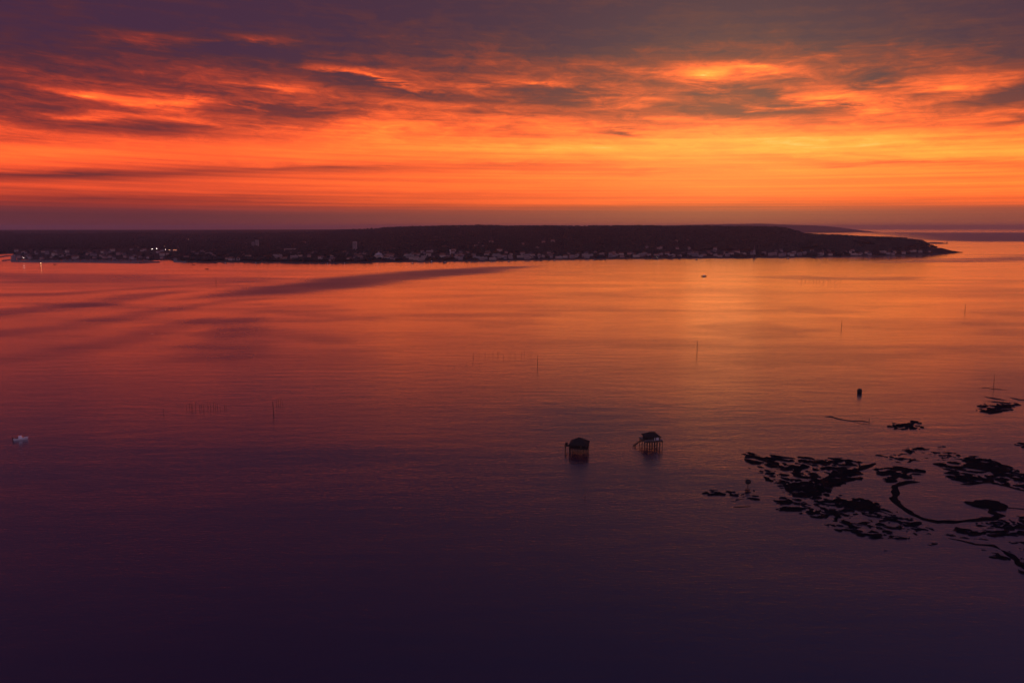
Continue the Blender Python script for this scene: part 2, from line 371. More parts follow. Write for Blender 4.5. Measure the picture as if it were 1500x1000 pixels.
# sea bed far below the surface film
# ---------------------------------------------------------------- land across the bay
SH = [(-260, 372), (-60, 371.5), (16, 371.5), (22, 379.5), (60, 380.6), (150, 380.8), (228, 381), (244, 380), (257, 383), (300, 384), (400, 384.5), (470, 385.5), (540, 384.5), (600, 384), (700, 383), (760, 381.5), (830, 380.5),
      (900, 379.5), (1050, 378.5), (1200, 377), (1300, 375), (1360, 372.5), (1390, 371), (1413, 370)]
SKY = [(-260, 336), (300, 335.5), (480, 334.6), (560, 333.2), (605, 331.8), (650, 330.6), (700, 330), (760, 330.6), (850, 331), (940, 330.6), (1010, 331.2), (1090, 331.8), (1130, 332.2), (1150, 334), (1168, 338.5), (1180, 342),
       (1200, 343.5), (1250, 345.5), (1300, 347.5), (1335, 349.5), (1352, 351.5), (1362, 357), (1380, 363), (1396, 367), (1413, 369.5)]
BACK = [(-260, 30000), (560, 30000), (700, 26000), (1000, 12000), (1120, 6500), (1175, 5200), (1200, 4700), (1250, 4500), (1300, 4250), (1350, 3950), (1380, 3700), (1400, 3480), (1413, 3370)]
RID = [(-260, 9000), (420, 8200), (520, 7000), (620, 5600), (760, 5000), (1000, 4700), (1130, 4500), (1168, 4300), (1200, 3800), (1300, 3500), (1350, 3420), (1380, 3420), (1413, 3345)]
def ip(T, px): return np.interp(px, [q[0] for q in T], [q[1] for q in T])
TREE_H = 11.0
def land_cols(px):
    px = np.asarray(px, float); ysh = ip(SH, px)
    b = (500 - ysh) / F; Y0 = -CAM_H * (math.cos(TILT) + b * math.sin(TILT)) / (-math.sin(TILT) + b * math.cos(TILT))
    b2 = (500 - ip(SKY, px)) / F
    el_ = (-math.sin(TILT) + b2 * math.cos(TILT)) / (math.cos(TILT) + b2 * math.sin(TILT))
    Yr = np.maximum(ip(RID, px), Y0 + 30); zr = CAM_H + el_ * Yr - TREE_H * np.clip((1380 - px) / 10, 0, 1)
    zr = np.maximum(zr, 1.5)
    Yb = np.maximum(ip(BACK, px), Yr + 40)
    return Y0, Yr, zr, Yb
def land_z(px, Y):
    Y0, Yr, zr, Yb = land_cols(px); t = np.clip((Y - Y0) / (Yr - Y0), 0, 1)
    z = 1.6 + (zr - 1.6) * (t * t * (3 - 2 * t)) ** .9
    zb = np.where(np.asarray(px) < 1000, 11.0, -3.0); u = np.clip((Y - Yr) / np.minimum(Yb - Yr, 6000), 0, 1)
    z = np.where(Y > Yr, zr + (np.minimum(zb, zr) - zr) * u * u * (3 - 2 * u), z)
    lump = (fbm(np.asarray(px) / 40 + 5, Y / 500, 61, 3) - .5) * np.clip(zr, 0, 60) * .28 * np.sin(np.pi * np.clip(t, 0, .93))
    return z + np.where(Y < Yr, lump, 0)
def sx_of(px):                                              # x / y of the sight line of a column near the horizon
    return (np.asarray(px, float) - 750) / F / (math.cos(TILT) + 160 / F * math.sin(TILT))
pxs = np.concatenate([np.arange(-260, 1330, 6), np.arange(1330, 1414, 3), [1413.0]])
tt = np.concatenate([np.linspace(0, .12, 10), np.linspace(.12, 1, 42)[1:]])
uu = np.linspace(0, 1, 22)[1:] ** 1.7
rowsY = []
Y0, Yr, zr, Yb = land_cols(pxs)
LV = []
jit = (fbm(pxs / 9, pxs * 0, 71, 4) - .5) * 26
rows = [(-14.0, None)] + [(None, t) for t in tt] + [(None, 1 + u) for u in uu]
for off, t in rows:
    if t is None: Yk = Y0 + off + jit * 0.6; zk = np.full(len(pxs), -1.2)
    else:
        Yk = np.where(t <= 1, Y0 + (Yr - Y0) * min(t, 1), Yr + (Yb - Yr) * max(t - 1, 0)) + jit * 0.6 * max(0, 1 - t * 6)
        zk = land_z(pxs, Yk)
    LV.append(np.stack([sx_of(pxs) * Yk, Yk, zk], -1))
LV = np.array(LV); nr, nc = LV.shape[:2]
ii = np.arange(nr * nc).reshape(nr, nc)
LF = np.stack([ii[:-1, :-1], ii[:-1, 1:], ii[1:, 1:], ii[1:, :-1]], -1).reshape(-1, 4)
struct(link('land', fast_mesh('land', LV.reshape(-1, 3), LF, SOIL, True)))
# pale beach along the waterfront
bx = np.arange(258, 1404, 4.0); b0, _, _, _ = land_cols(bx); bj = np.interp(bx, pxs, jit) * .6
BV = []
for off, z in ((-13, -.5), (-2, 1.1), (6, 2.15), (17, 2.6), (20, 1.2)): BV.append(np.stack([sx_of(bx) * (b0 + off + bj), b0 + off + bj, np.full(len(bx), z)], -1))
BV = np.array(BV); ii = np.arange(BV.shape[0] * BV.shape[1]).reshape(BV.shape[:2])
struct(link('beach', fast_mesh('beach', BV.reshape(-1, 3), np.stack([ii[:-1, :-1], ii[:-1, 1:], ii[1:, 1:], ii[1:, :-1]], -1).reshape(-1, 4), SAND, True)))

def on_land(px, py):
    """point of the land seen at a photograph pixel"""
    x, y, w = ray(px, py); Y0 = land_cols([px])[0][0]
    Ys = np.linspace(Y0 + 8, 9000, 900); zz = land_z(np.full(900, px), Ys); zl = CAM_H + w / y * Ys
    k = np.argmax(zl <= zz) if (zl <= zz).any() else 0
    return (x / y * Ys[k], Ys[k], float(zz[k]))

# ---------------------------------------------------------------- far dunes and shoals
def ridge(name, prof, Y, depth, mt, base=-2, seed=0):
    P = np.array(prof, float); px = np.arange(P[0, 0], P[-1, 0] + .1, 4.0); pv = np.interp(px, P[:, 0], P[:, 1])
    b2 = (500 - pv) / F; e = (-math.sin(TILT) + b2 * math.cos(TILT)) / (math.cos(TILT) + b2 * math.sin(TILT))
    top = np.maximum(CAM_H + e * Y, .4); V = []
    for t in np.linspace(0, 1, 13):
        Yk = Y + (t - .5) * depth; hgt_ = base + (top - base) * math.sin(math.pi * t) ** .8 * (1 + .06 * (fbm(px / 14, px * 0 + t * 5, seed, 3) - .5))
        V.append(np.stack([sx_of(px) * Y + 0 * px, np.full(len(px), Yk), hgt_], -1))
    V = np.array(V); i2 = np.arange(V.shape[0] * V.shape[1]).reshape(V.shape[:2])
    return struct(link(name, fast_mesh(name, V.reshape(-1, 3), np.stack([i2[:-1, :-1], i2[:-1, 1:], i2[1:, 1:], i2[1:, :-1]], -1).reshape(-1, 4), mt, True)))
ridge('far_dunes', [(880, 333), (940, 331), (1000, 329.6), (1060, 328.4), (1110, 327.6), (1125, 327.8), (1150, 329), (1190, 330), (1215, 332), (1235, 335), (1255, 339)], 17000, 2600, FOREST, seed=81)
ridge('sand_bank', [(1356, 356.2), (1362, 355), (1372, 354.8), (1380, 355.2), (1386, 356.2)], 5450, 160, SAND, seed=83)

# ---------------------------------------------------------------- houses
def prism_house(w, d, h, rise, wall, roof, wing=False):
    mb = MB(); mb.box((0, 0, h / 2 - .5), (w, d, h + 1), 0, 0)
    o = .5; x, y = w / 2 + o, d / 2 + o
    mb.add([(-x, -y, h), (x, -y, h), (x, y, h), (-x, y, h), (-x * .98, 0, h + rise), (x * .98, 0, h + rise)],
           [(0, 1, 5, 4), (2, 3, 4, 5), (1, 2, 5), (3, 0, 4), (3, 2, 1, 0)], 1)
    if wing: mb.box((w * .28, -d * .62, h * .36), (w * .35, d * .3, h * .72), 0, 0)
    mb.box((w * .28, d * .12, h + rise * .75), (.9, .9, rise * .9), 0, 0)
    return mb.me('house', [wall, roof])
def flat_block(w, d, h, wall, roof):
    mb = MB(); mb.box((0, 0, h / 2 - .5), (w, d, h + 1), 0, 0); mb.box((0, 0, h + .2), (w + .5, d + .5, .4), 0, 1); mb.box((w * .2, 0, h + 1.4), (w * .18, d * .4, 2.2), 0, 0)
    for k in range(1, max(2, int(h // 3))): mb.box((0, -d / 2 - .5, k * 3.0), (w * .92, 1.0, .9), 0, 1)
    return mb.me('apartment_block', [wall, roof])
HV = []
for k in range(8):
    HV.append((prism_house(random.uniform(9, 15), random.uniform(8, 11), random.uniform(4.5, 8), random.uniform(2.5, 4.2), WALLS[k % 4], ROOFS[(k // 2) % 2], k % 3 == 0), k))
BVR = [flat_block(random.uniform(20, 40), random.uniform(11, 14), random.uniform(9, 16), WALLS[k % 3], ROOFS[1]) for k in range(5)]
VOCAB_W = ['pale', 'cream', 'grey', 'pinkish']
placed = []
def free(x, y, r=11):
    for (a, b, q) in placed:
        if abs(a - x) < r + q and abs(b - y) < (r + q) * 1.3: return False
    return True
def house(px, py, group, where, force=None):
    x, y, z = on_land(px, py)
    if not free(x, y): return
    me_, k = random.choice(HV) if force is None else HV[force]
    s_ = random.uniform(1.0, 1.45); o = link('house', me_, None, (x, y, z), random.uniform(-.6, .6) + random.choice((0, math.pi / 2)) * (random.random() < .4))
    o.scale = (s_, s_, s_ * random.uniform(.9, 1.15)); placed.append((x, y, 9))
    tag(o, 'small %s house with %s roof %s' % (VOCAB_W[k % 4], ('red tiled', 'slate')[(k // 2) % 2], where), 'house', group)
def block(px, py, group, where, k=None):
    x, y, z = on_land(px, py)
    if not free(x, y, 20): return
    k = random.randrange(5) if k is None else k
    o = link('apartment_block', BVR[k], None, (x, y, z), random.uniform(-.3, .3)); placed.append((x, y, 20))
    tag(o, '%s flat-roofed apartment block with balconies %s' % (('pale', 'cream', 'grey')[k % 3], where), 'apartment block', group)

# landmarks of the town
def landmark(name, px, py): 
    x, y, z = on_land(px, py); placed.append((x, y, 22)); return empty(name, (x, y, z), 0)
def windows_strip(t, w, d, h, n):
    for k in range(n):
        MB().box((0, -d / 2 - .06, 2.4 + k * 3.0), (w * .84, .2, 1.2)).build('window', GLASS, t)
def tower(px, py, w, d, h, label, wall):
    t = landmark('tower_block', px, py); t.rotation_euler[2] = .1
    MB().box((0, 0, h / 2 - 1), (w, d, h + 2)).build('wall', wall, t)
    MB().box((0, 0, h + .25), (w + .8, d + .8, .5)).box((w * .1, 0, h + 1.8), (w * .4, d * .4, 2.6)).build('roof', ROOFS[1], t)
    windows_strip(t, w, d, h, int(h / 3) - 1)
    tag(t, label, 'tower block')
tower(520, 366, 19, 15, 38, 'tall lone pale tower block standing above the trees behind the waterfront', WALLS[0])
tower(377, 361.5, 15, 14, 34, 'taller pale tower of the pair rising over the low roofs', WALLS[0])
tower(371, 362, 13, 13, 26, 'darker lower tower beside the taller pale tower block', WALLS[2])
t = landmark('long_apartment_block', 425, 367.5)
MB().box((0, 0, 5), (52, 13, 12)).build('wall', WALLS[1], t); MB().box((0, 0, 11.4), (53, 14, .6)).build('roof', ROOFS[1], t); windows_strip(t, 52, 13, 11, 3)
tag(t, 'long cream apartment slab lying across the slope behind the waterfront', 'apartment block')
t = landmark('domed_hall', 555, 377.5)
MB().box((0, 0, 4), (32, 26, 10)).build('wall', WALLS[1], t)
MB().lathe([(15.5, 9), (15, 11), (13, 14), (9.5, 16.6), (5, 18), (.6, 18.6)], 20).build('dome', WALLS[0], t, True)
tag(t, 'pale hall with a rounded dome roof behind the beach', 'hall')
t = landmark('gabled_hall', 572, 376.5)
MB().box((0, 0, 4), (28, 16, 10)).build('wall', WALLS[3], t)
mb = MB(); mb.add([(-15, -9, 9), (15, -9, 9), (15, 9, 9), (-15, 9, 9), (-14.6, 0, 14.5), (14.6, 0, 14.5)], [(0,1,5,4),(2,3,4,5),(1,2,5),(3,0,4),(3,2,1,0)]); mb.build('roof', ROOFS[0], t)
tag(t, 'long gabled hall with a red roof next to the domed hall', 'hall')
t = landmark('church', 1104, 374)
MB().box((0, 14, 5), (14, 30, 12)).build('nave', WALLS[2], t)
mb = MB(); mb.add([(-7.6, -1.5, 11), (7.6, -1.5, 11), (7.6, 29.5, 11), (-7.6, 29.5, 11), (0, -1.5, 17), (0, 29.5, 17)], [(0,1,4),(2,3,5),(1,2,5,4),(3,0,4,5),(3,2,1,0)]); mb.build('roof', ROOFS[1], t)
sp_ = MB().box((0, -5, 10), (6.5, 6.5, 22)).build('tower', WALLS[2], t)
MB().lathe([(4.4, 21), (2.2, 31), (.25, 40)], 8, (0, -5, 0)).build('spire', ROOFS[1], sp_)
tag(t, 'grey church with a slender pointed spire above the waterfront houses', 'church')
t = landmark('seafront_block', 1015, 375.5)
MB().box((0, 0, 5), (40, 14, 13)).build('wall', WALLS[2], t); MB().box((0, 0, 11.8), (41, 15, .6)).build('roof', ROOFS[1], t); windows_strip(t, 40, 14, 11, 3)
tag(t, 'long grey flat-roofed block facing the beach near the church', 'apartment block')
t = landmark('water_tower', 659.5, 373)
MB().lathe([(1.8, 0), (1.5, 10), (1.6, 14), (2.8, 16), (2.8, 19.5), (.3, 20.5)], 14).build('shaft', WHITEP, t, True)
tag(t, 'slim white tower rising among the dense town roofs', 'tower')

for k in range(46): house(random.uniform(590, 760), random.uniform(369, 380), 'houses of the dense town centre', 'in the dense town behind the beach')
for k in range(12): block(random.uniform(590, 740), random.uniform(370, 379), 'apartment blocks of the dense town centre', 'in the dense town behind the beach')
for k in range(120):
    px = random.uniform(760, 1362); ysh = float(ip(SH, px))
    house(px, ysh - random.uniform(2.2, 8.5) * (1 if px < 1250 else .55), 'houses of the waterfront row',
          'in the waterfront row ' + ('beside the dense town' if px < 860 else 'between town and grey block' if px < 985 else 'around the long grey block' if px < 1060 else 'around the church' if px < 1150 else 'between church and headland' if px < 1270 else 'on the wooded headland'))
HTL = [flat_block(random.uniform(14, 26), 11, random.uniform(8, 13), WALLS[k % 3], ROOFS[k % 2]) for k in range(4)]
for k in range(120):
    px = random.uniform(595, 1340); x, y, z = on_land(px, float(ip(SH, px)) - random.uniform(1.6, 5.5))
    if not free(x, y, 11): continue
    j = k % 4; o = link('seafront_building', HTL[j], None, (x, y, z), random.uniform(-.25, .25)); placed.append((x, y, 12))
    tag(o, '%s flat-roofed seafront building %s' % (('pale', 'cream', 'grey')[j % 3] + (' wide', '')[j % 2], 'before the dense town' if px < 760 else 'between town and grey block' if px < 1000 else 'near the church' if px < 1150 else 'toward the headland'), 'building', 'seafront buildings')
for k in range(60):
    px = random.uniform(268, 590); house(px, float(ip(SH, px)) - random.uniform(2.2, 14), 'houses west of the harbour', 'among the trees ' + ('next to the harbour jetty' if px < 350 else 'below the pair of towers' if px < 420 else 'below the long cream slab' if px < 490 else 'below the lone tower block' if px < 545 else 'near the domed hall'))
for k in range(7): block(random.uniform(300, 590), random.uniform(374, 380.5), 'apartment blocks near the harbour', 'among the trees between harbour and domed hall')
for k in range(26): house(random.choice([random.uniform(690, 810), random.uniform(930, 1070), random.uniform(330, 480)]), random.uniform(354, 367), 'villas on the wooded slope', 'half hidden high on the wooded slope')
for k in range(10): house(random.uniform(150, 285), random.uniform(362, 369), 'houses behind the harbour', 'on the flat land behind the harbour')

for k in range(60):
    px = random.uniform(22, 250); house(px, float(ip(SH, px)) - random.uniform(.7, 12), 'harbour sheds', 'along the harbour quay')
# ---------------------------------------------------------------- forest: one mass of pine crowns
phi = (1 + 5 ** .5) / 2
ICO = np.array([(-1, phi, 0), (1, phi, 0), (-1, -phi, 0), (1, -phi, 0), (0, -1, phi), (0, 1, phi), (0, -1, -phi), (0, 1, -phi), (phi, 0, -1), (phi, 0, 1), (-phi, 0, -1), (-phi, 0, 1)]) / math.hypot(1, phi)
ICF = np.array([(0,11,5),(0,5,1),(0,1,7),(0,7,10),(0,10,11),(1,5,9),(5,11,4),(11,10,2),(10,7,6),(7,1,8),(3,9,4),(3,4,2),(3,2,6),(3,6,8),(3,8,9),(4,9,5),(2,4,11),(6,2,10),(8,6,7),(9,8,1)])
NT = 52000
tpx = np.where(rng.random(NT) < .8, rng.uniform(-40, 1411, NT), rng.uniform(900, 1411, NT))
c0, c1, cz, cb = land_cols(tpx)
frac = rng.random(NT) ** 1.35
tY = c0 + 14 + np.minimum((c1 - c0) * 1.04, 3600) * frac
keep = (tY < cb - 15); tX = sx_of(tpx) * tY
tz = land_z(tpx, tY)
cell = {}
for (a, b, q) in placed: cell.setdefault((int(a // 40), int(b // 60)), []).append((a, b, q))
for i in range(NT):
    if not keep[i]: continue
    u0, v0 = int(tX[i] // 40), int(tY[i] // 60); hit = False
    for du in (-1, 0, 1):
        for dv in (-1, 0, 1, 2):
            for (a, b, q) in cell.get((u0 + du, v0 + dv), ()):
                if abs(tX[i] - a) < q + 3 and -q * 6 - 20 < tY[i] - b < q: hit = True
    if hit: keep[i] = False
keep &= ~((tpx < 262) & (tpx > 18) & (tY < c0 + 900) & (rng.random(NT) < .93)); keep &= tpx < 1374
dens = fbm(tX / 160, tY / 160, 91, 3); town = (tY - c0 < 350) & (tpx > 260)
keep &= ~(town & (dens < .47)); keep &= ~((tpx > 590) & (tpx < 1360) & (tY - c0 < 110) & (rng.random(NT) < .85))
tX, tY, tz, tp = tX[keep], tY[keep], tz[keep], tpx[keep]; n = len(tX)
rad = rng.uniform(3.6, 7.0, n) * np.where(tY > 4300, 1.35, 1.0); hh = rng.uniform(6.5, 12.5, n) * (.75 + .6 * fbm(tX / 120, tY / 200, 97, 3)) * np.where(tY - np.interp(tp, pxs, Y0) < 260, .75, 1.0)
sc = np.stack([rad * rng.uniform(.85, 1.2, n), rad * rng.uniform(.85, 1.2, n), rad * rng.uniform(.5, .85, n)], -1)
ang = rng.uniform(0, 6.28, n); P = ICO[None] * (1 + .28 * (rng.random((n, 12, 1)) - .5)) * sc[:, None, :]
ca_, sa_ = np.cos(ang)[:, None], np.sin(ang)[:, None]
Q = np.stack([P[..., 0] * ca_ - P[..., 1] * sa_ + tX[:, None], P[..., 0] * sa_ + P[..., 1] * ca_ + tY[:, None], P[..., 2] + (tz + hh)[:, None] - sc[:, 2:3] * .4], -1)
Q2 = Q.copy(); 
FT = (ICF[None] + (np.arange(n) * 12)[:, None, None]).reshape(-1, 3)
fo = link('forest', fast_mesh('forest', Q.reshape(-1, 3), FT, FOREST)); fo['kind'] = 'stuff'; fo['label'] = 'dark pine forest covering the land across the bay'; fo['category'] = 'forest'

# ---------------------------------------------------------------- harbour: breakwater, pontoons, moored boats
def gp3(px, py, z=0.0): x, y = ground(px, py); return (x, y, z)
def strip(name, pts, w, z0, z1, mt):
    V = []; n_ = len(pts)
    G = [Vector((*ground(*p), 0)) for p in pts]
    for i, g_ in enumerate(G):
        d = (G[min(i+1, n_-1)] - G[max(i-1, 0)]).normalized(); s_ = Vector((-d.y, d.x, 0))
        for a, z in ((-w * .8, z0), (-w * .4, z1), (w * .4, z1), (w * .8, z0)): V.append(g_ + s_ * a + Vector((0, 0, z)))
    Fc = [(i*4+j, i*4+j+1, i*4+4+j+1, i*4+4+j) for i in range(n_-1) for j in range(3)] + [(0, 1, 2, 3), tuple((n_-1)*4+j for j in (3, 2, 1, 0))]
    Fc = [f[::-1] for f in Fc]
    return struct(link(name, mesh(name, V, Fc, mt)))
strip('breakwater', [(20, 374), (20, 383.2), (60, 384), (120, 384), (205, 385.2), (232, 384)], 14, -2, 3.4, STONE)
strip('jetty', [(256, 372), (257.5, 383.8), (275, 384.3)], 12, -2, 3.0, STONE)
strip('breakwater', [(5, 382), (12, 381.2), (19, 381)], 10, -2, 2.6, STONE)
strip('breakwater', [(1, 376.5), (10, 375), (19, 374.6)], 12, -2, 2.6, STONE)
for py in (383.3, 382.7, 382.1, 381.5): strip('pontoon', [(27, py), (120, py), (215, py + .2)], 3, -.4, .6, WOOD)

def hull_mesh(L, B, H, sheer=.35, n=9, draft=.35, flare=.7):
    V = []; Fc = []
    for i in range(n):
        t = i / (n - 1); x = (t - .5) * L; b = B / 2 * (1 - max(0, (t - .45) / .55) ** 2.2) * (.9 + .1 * min(1, t * 4)); b = max(b, .03)
        zt = H + sheer * max(0, t - .3) ** 1.6; rk = .10 * L * max(0, (t - .75) / .25) ** 2
        V += [(x, -b * flare * .6, -draft), (x + rk * .4, -b * flare, 0.0), (x + rk, -b, zt), (x + rk, b, zt), (x + rk * .4, b * flare, 0.0), (x, b * flare * .6, -draft)]
    for i in range(n - 1):
        for j in range(6): Fc.append((i*6+j, i*6+(j+1) % 6, i*6+6+(j+1) % 6, i*6+6+j))
    Fc += [tuple(range(6)), tuple((n-1)*6+j for j in range(5, -1, -1))]
    return V, Fc
def marina_boat_mesh(kind):
    mb = MB(); L = (9.0, 11.0, 7.5)[kind]; v, f = hull_mesh(L, L * .32, 1.1); mb.add(v, [q[::-1] for q in f], 0)
    mb.box((-L * .02, 0, 1.55), (L * .42, L * .22, 1.0), 0, 0); mb.box((-L * .02, 0, 1.75), (L * .425, L * .224, .34), 0, 1)
    if kind < 2: mb.tube((L * .06, 0, 1.2), (L * .06, 0, L * 1.25), .09, .05, 6, 2); mb.tube((L * .06, 0, 2.5), (-L * .36, 0, 2.4), .12, .1, 6, 2)
    else: mb.box((-L * .1, 0, 2.7), (L * .2, L * .2, 1.3), 0, 0)
    return mb.me('moored_boat', [HULLG, GLASS, STEEL])
MBM = [marina_boat_mesh(k) for k in range(3)]
cnt = 0
for row, wh in ((383.3, 'the outermost harbour pontoon'), (382.7, 'the second harbour pontoon from the breakwater'), (382.1, 'the third harbour pontoon from the breakwater'), (381.5, 'the innermost harbour pontoon')):
    for k in range(54):
        px = 26 + k * 3.6 + random.uniform(-1.2, 1.2)
        if random.random() < .12: continue
        x, y = ground(px, row); kd = random.choice((0, 0, 1, 2)); sd_ = random.choice((-1, 1))
        o = link('moored_boat', MBM[kd], None, (x, y + sd_ * 8, 0), math.pi / 2 + random.uniform(-.1, .1)); s_ = random.uniform(.95, 1.45); o.scale = (s_,) * 3
        tag(o, ('white sailing boat moored at ', 'long white sailing yacht moored at ', 'small white motor cruiser moored at ')[kd] + wh, 'boat', 'boats moored in the harbour')

# ---------------------------------------------------------------- lamps that are lit
def lamp(px, py, label, h=9, amber=False, s_=1.0, land=True, z=None):
    x, y, z0 = on_land(px, py) if land else (*ground(px, py), 0 if z is None else z)
    t = empty('street_lamp', (x, y - 3, z0), 0)
    MB().tube((0, 0, -1), (0, 0, h), .14, .09, 6).build('pole', STEEL, t)
    MB().tube((0, 0, h), (0, -1.2, h + .3), .07, .07, 6).build('arm', STEEL, t)
    MB().lathe([(.2, -.35), (.75, -.2), (.85, .1), (.4, .35)], 10, (0, -1.3, h + .1)).build('lamp_head', LAMPO if amber else LAMPW, t, True)
    t.scale = (s_, s_, s_); tag(t, label, 'street lamp'); return t
lamp(224, 369, 'bright white floodlight lamp at the harbour end, first of a close pair', 10, s_=1.25)
lamp(230.5, 369, 'bright white floodlight lamp at the harbour end, second of a close pair', 10, s_=1.45)
lamp(243.5, 369.3, 'white lamp beside the lit orange shopfront', 10, s_=1.1)
lamp(249, 369, 'dim amber lamp under the lit orange shopfront', 9, True, 1.1)
lamp(242, 363, 'small amber lamp just above the lit shopfront', 8, True, .9)
lamp(245, 362, 'small amber lamp up the road from the lit shopfront', 8, True, .9)
lamp(193.5, 350, 'lone white lamp far inland on the flat land behind the harbour', 9, s_=1.0)
lamp(232.5, 354.5, 'faint white lamp inland beyond the shopfront', 9, s_=.8)
lamp(271.5, 349.5, 'faint white lamp far inland, nearer the towers', 9, True, 1.1)
lamp(277, 352.5, 'faint amber lamp far inland below another faint lamp', 9, True, 1.0)
lamp(1121.5, 366, 'white lamp shining on the dark slope beside the church', 9, s_=1.0)
lamp(703, 380, 'white lamp on the seafront of the dense town', 7, s_=.6)
lamp(962, 378.3, 'white lamp on the seafront below the wooded hill', 6, s_=.55)
lamp(36, 381.5, 'white lamp on the harbour breakwater', 7, s_=1.0, land=False, z=3)
lamp(416, 379, 'amber lamp among the houses near the harbour jetty', 7, True, .8)
x, y, z = on_land(255, 368)
t = empty('shopfront', (x, y, z), 0)
MB().box((0, 6, 3.5), (26, 12, 9)).build('wall', WALLS[3], t); MB().box((0, 6, 8.4), (27, 13, .6)).build('roof', ROOFS[1], t)
for k in range(5): MB().box((-10 + 5 * k, -.06, 5.6 - .8 * (k % 2)), (4.2, .2, 1.7)).build('window', LITS, t)
tag(t, 'low building with a lit orange glass front behind the harbour', 'shop')

# ---------------------------------------------------------------- buoys, small boats on the bay
def buoy(px, py, r, h, label, lit=False):
    x, y = ground(px, py); t = empty('channel_buoy', (x, y, 0), .3)
    MB().lathe([(r * .55, -.5), (r * .86, 0), (r, h * .18), (r * .98, h * .36), (r * .8, h * .44)], 18).build('float', BLACK, t, True)
    MB().lathe([(r * .82, h * .42), (r * .95, h * .62), (r * .78, h * .9), (r * .4, h), (.05, h * 1.02)], 18).build('drum', BLACK, t, True)
    MB().tube((0, 0, h), (0, 0, h * 1.15), .1, .1, 8).build('lantern', LAMPO if lit else STEEL, t)
    tag(t, label, 'buoy'); return t
buoy(1259, 575, 1.75, 3.0, 'dark rounded buoy floating alone on the orange water')
x, y = ground(1095.5, 712); t = empty('marker_post', (x, y, 0), 0)
MB().tube((0, 0, -1), (0, 0, 1.3), .16, .14, 8).build('post', BARK, t)
MB().lathe([(.5, 1.2), (1.15, 1.5), (1.3, 2.3), (1.15, 3.1), (.45, 3.5)], 16).build('topmark', BLACK, t, True)
tag(t, 'dark barrel-shaped marker on a short post beside the mud banks', 'marker')
x, y = ground(60, 387.5); t = empty('light_buoy', (x, y, 0), 0)
MB().lathe([(1.0, -.4), (1.5, 0), (1.5, .8), (.5, 1.2)], 14).build('float', BLACK, t, True); MB().tube((0, 0, 1), (0, 0, 3.6), .5, .25, 6).build('frame', STEEL, t)
MB().lathe([(.4, 3.6), (.75, 3.9), (.75, 4.7), (.2, 5)], 10).build('lantern', LAMPO, t, True); tag(t, 'lit buoy with an amber lantern off the harbour breakwater', 'buoy')
x, y = ground(1387, 356.2); t = empty('sea_beacon', (x, y, 0), 0)
MB().lathe([(4.5, -1), (4, 2), (2.4, 3), (2.0, 12), (2.6, 12.5), (2.6, 14), (1.2, 17)], 12).build('tower', BLACK, t); tag(t, 'small dark beacon tower beside the offshore sand bank', 'beacon')

def motor_boat(px, py, rz, L, name, label, hullm, cabin=True, group=None):
    x, y = ground(px, py); t = empty(name, (x, y, 0), rz)
    v, f = hull_mesh(L, L * .36, L * .13, .9, 13, .3, .78)
    link('hull', mesh('hull', v, [q[::-1] for q in f], hullm, False), t)
    MB().box((-L * .5 - .25, 0, .55), (.5, .45, 1.3)).box((-L * .5 - .2, 0, 1.25), (.7, .55, .5)).build('outboard_motor', BLACK, t)
    MB().box((-L * .16, 0, L * .135), (L * .56, L * .26, .06)).build('cockpit_floor', WOOD, t)
    if cabin:
        mb = MB(); z0 = L * .13; l, w, h = L * .30, L * .24, L * .19
        mb.add([(-l*.42, -w/2, z0), (l*.75, -w/2, z0), (l*.75, w/2, z0), (-l*.42, w/2, z0), (-l*.42, -w*.44, z0+h), (l*.35, -w*.44, z0+h), (l*.35, w*.44, z0+h), (-l*.42, w*.44, z0+h)],
               [(3,2,1,0),(4,5,6,7),(0,1,5,4),(1,2,6,5),(2,3,7,6),(3,0,4,7)]); cb = mb.build('cabin', GEL, t)
        MB().add([(l*.72, -w*.42, z0+h*.2), (l*.72, w*.42, z0+h*.2), (l*.43, w*.38, z0+h*.88), (l*.43, -w*.38, z0+h*.88)], [(0,1,2,3)]).build('windscreen', GLASS, cb).location = (.04, 0, .02)
        mb = MB()
        for s_ in (-1, 1): mb.tube((L*.2, s_*L*.12, L*.17), (L*.47, s_*.1, L*.25), .035, n=6); mb.tube((L*.34, s_*L*.085, L*.14), (L*.34, s_*L*.085, L*.22), .03, n=6)
        mb.build('bow_rail', STEEL, t)
    else:
        for k in (-.15, .12): MB().box((L * k, 0, L * .13 + .25), (.4, L * .28, .1)).build('bench', WOOD, t)
    tag(t, label, 'boat', group); return t
motor_boat(30, 643.5, .4, 6.6, 'motor_boat', 'white motor boat with a small cabin anchored alone on dark water', GEL)
motor_boat(1031, 405, .05, 12, 'work_boat', 'low dark work boat crossing the orange water off the town', BLACK)
for (px, py, lab) in ((80, 387.5, 'small dark boat just outside the harbour breakwater'), (283.5, 388.3, 'small dark boat off the end of the harbour jetty'), (303, 394.3, 'small dark boat farther out from the harbour jetty')):
    motor_boat(px, py, random.uniform(-.3, .3), 7.5, 'small_boat', lab, BLACK, False)
motor_boat(632, 383.6, .1, 13, 'motor_yacht', 'white motor yacht moored along the town beach', GEL)
CRW = ['below the gabled hall', 'below the slim white tower', 'off the dense town, beside a seafront lamp', 'off the far end of the dense town', 'where the dense town meets the waterfront row',
       'at the tip of the ruffled dark lane', 'below the high villas on the slope', 'below the long grey seafront block', 'past the church toward the headland', 'below the long cream slab', 'below the lone tower block', 'next to the harbour jetty', 'below the pair of towers']
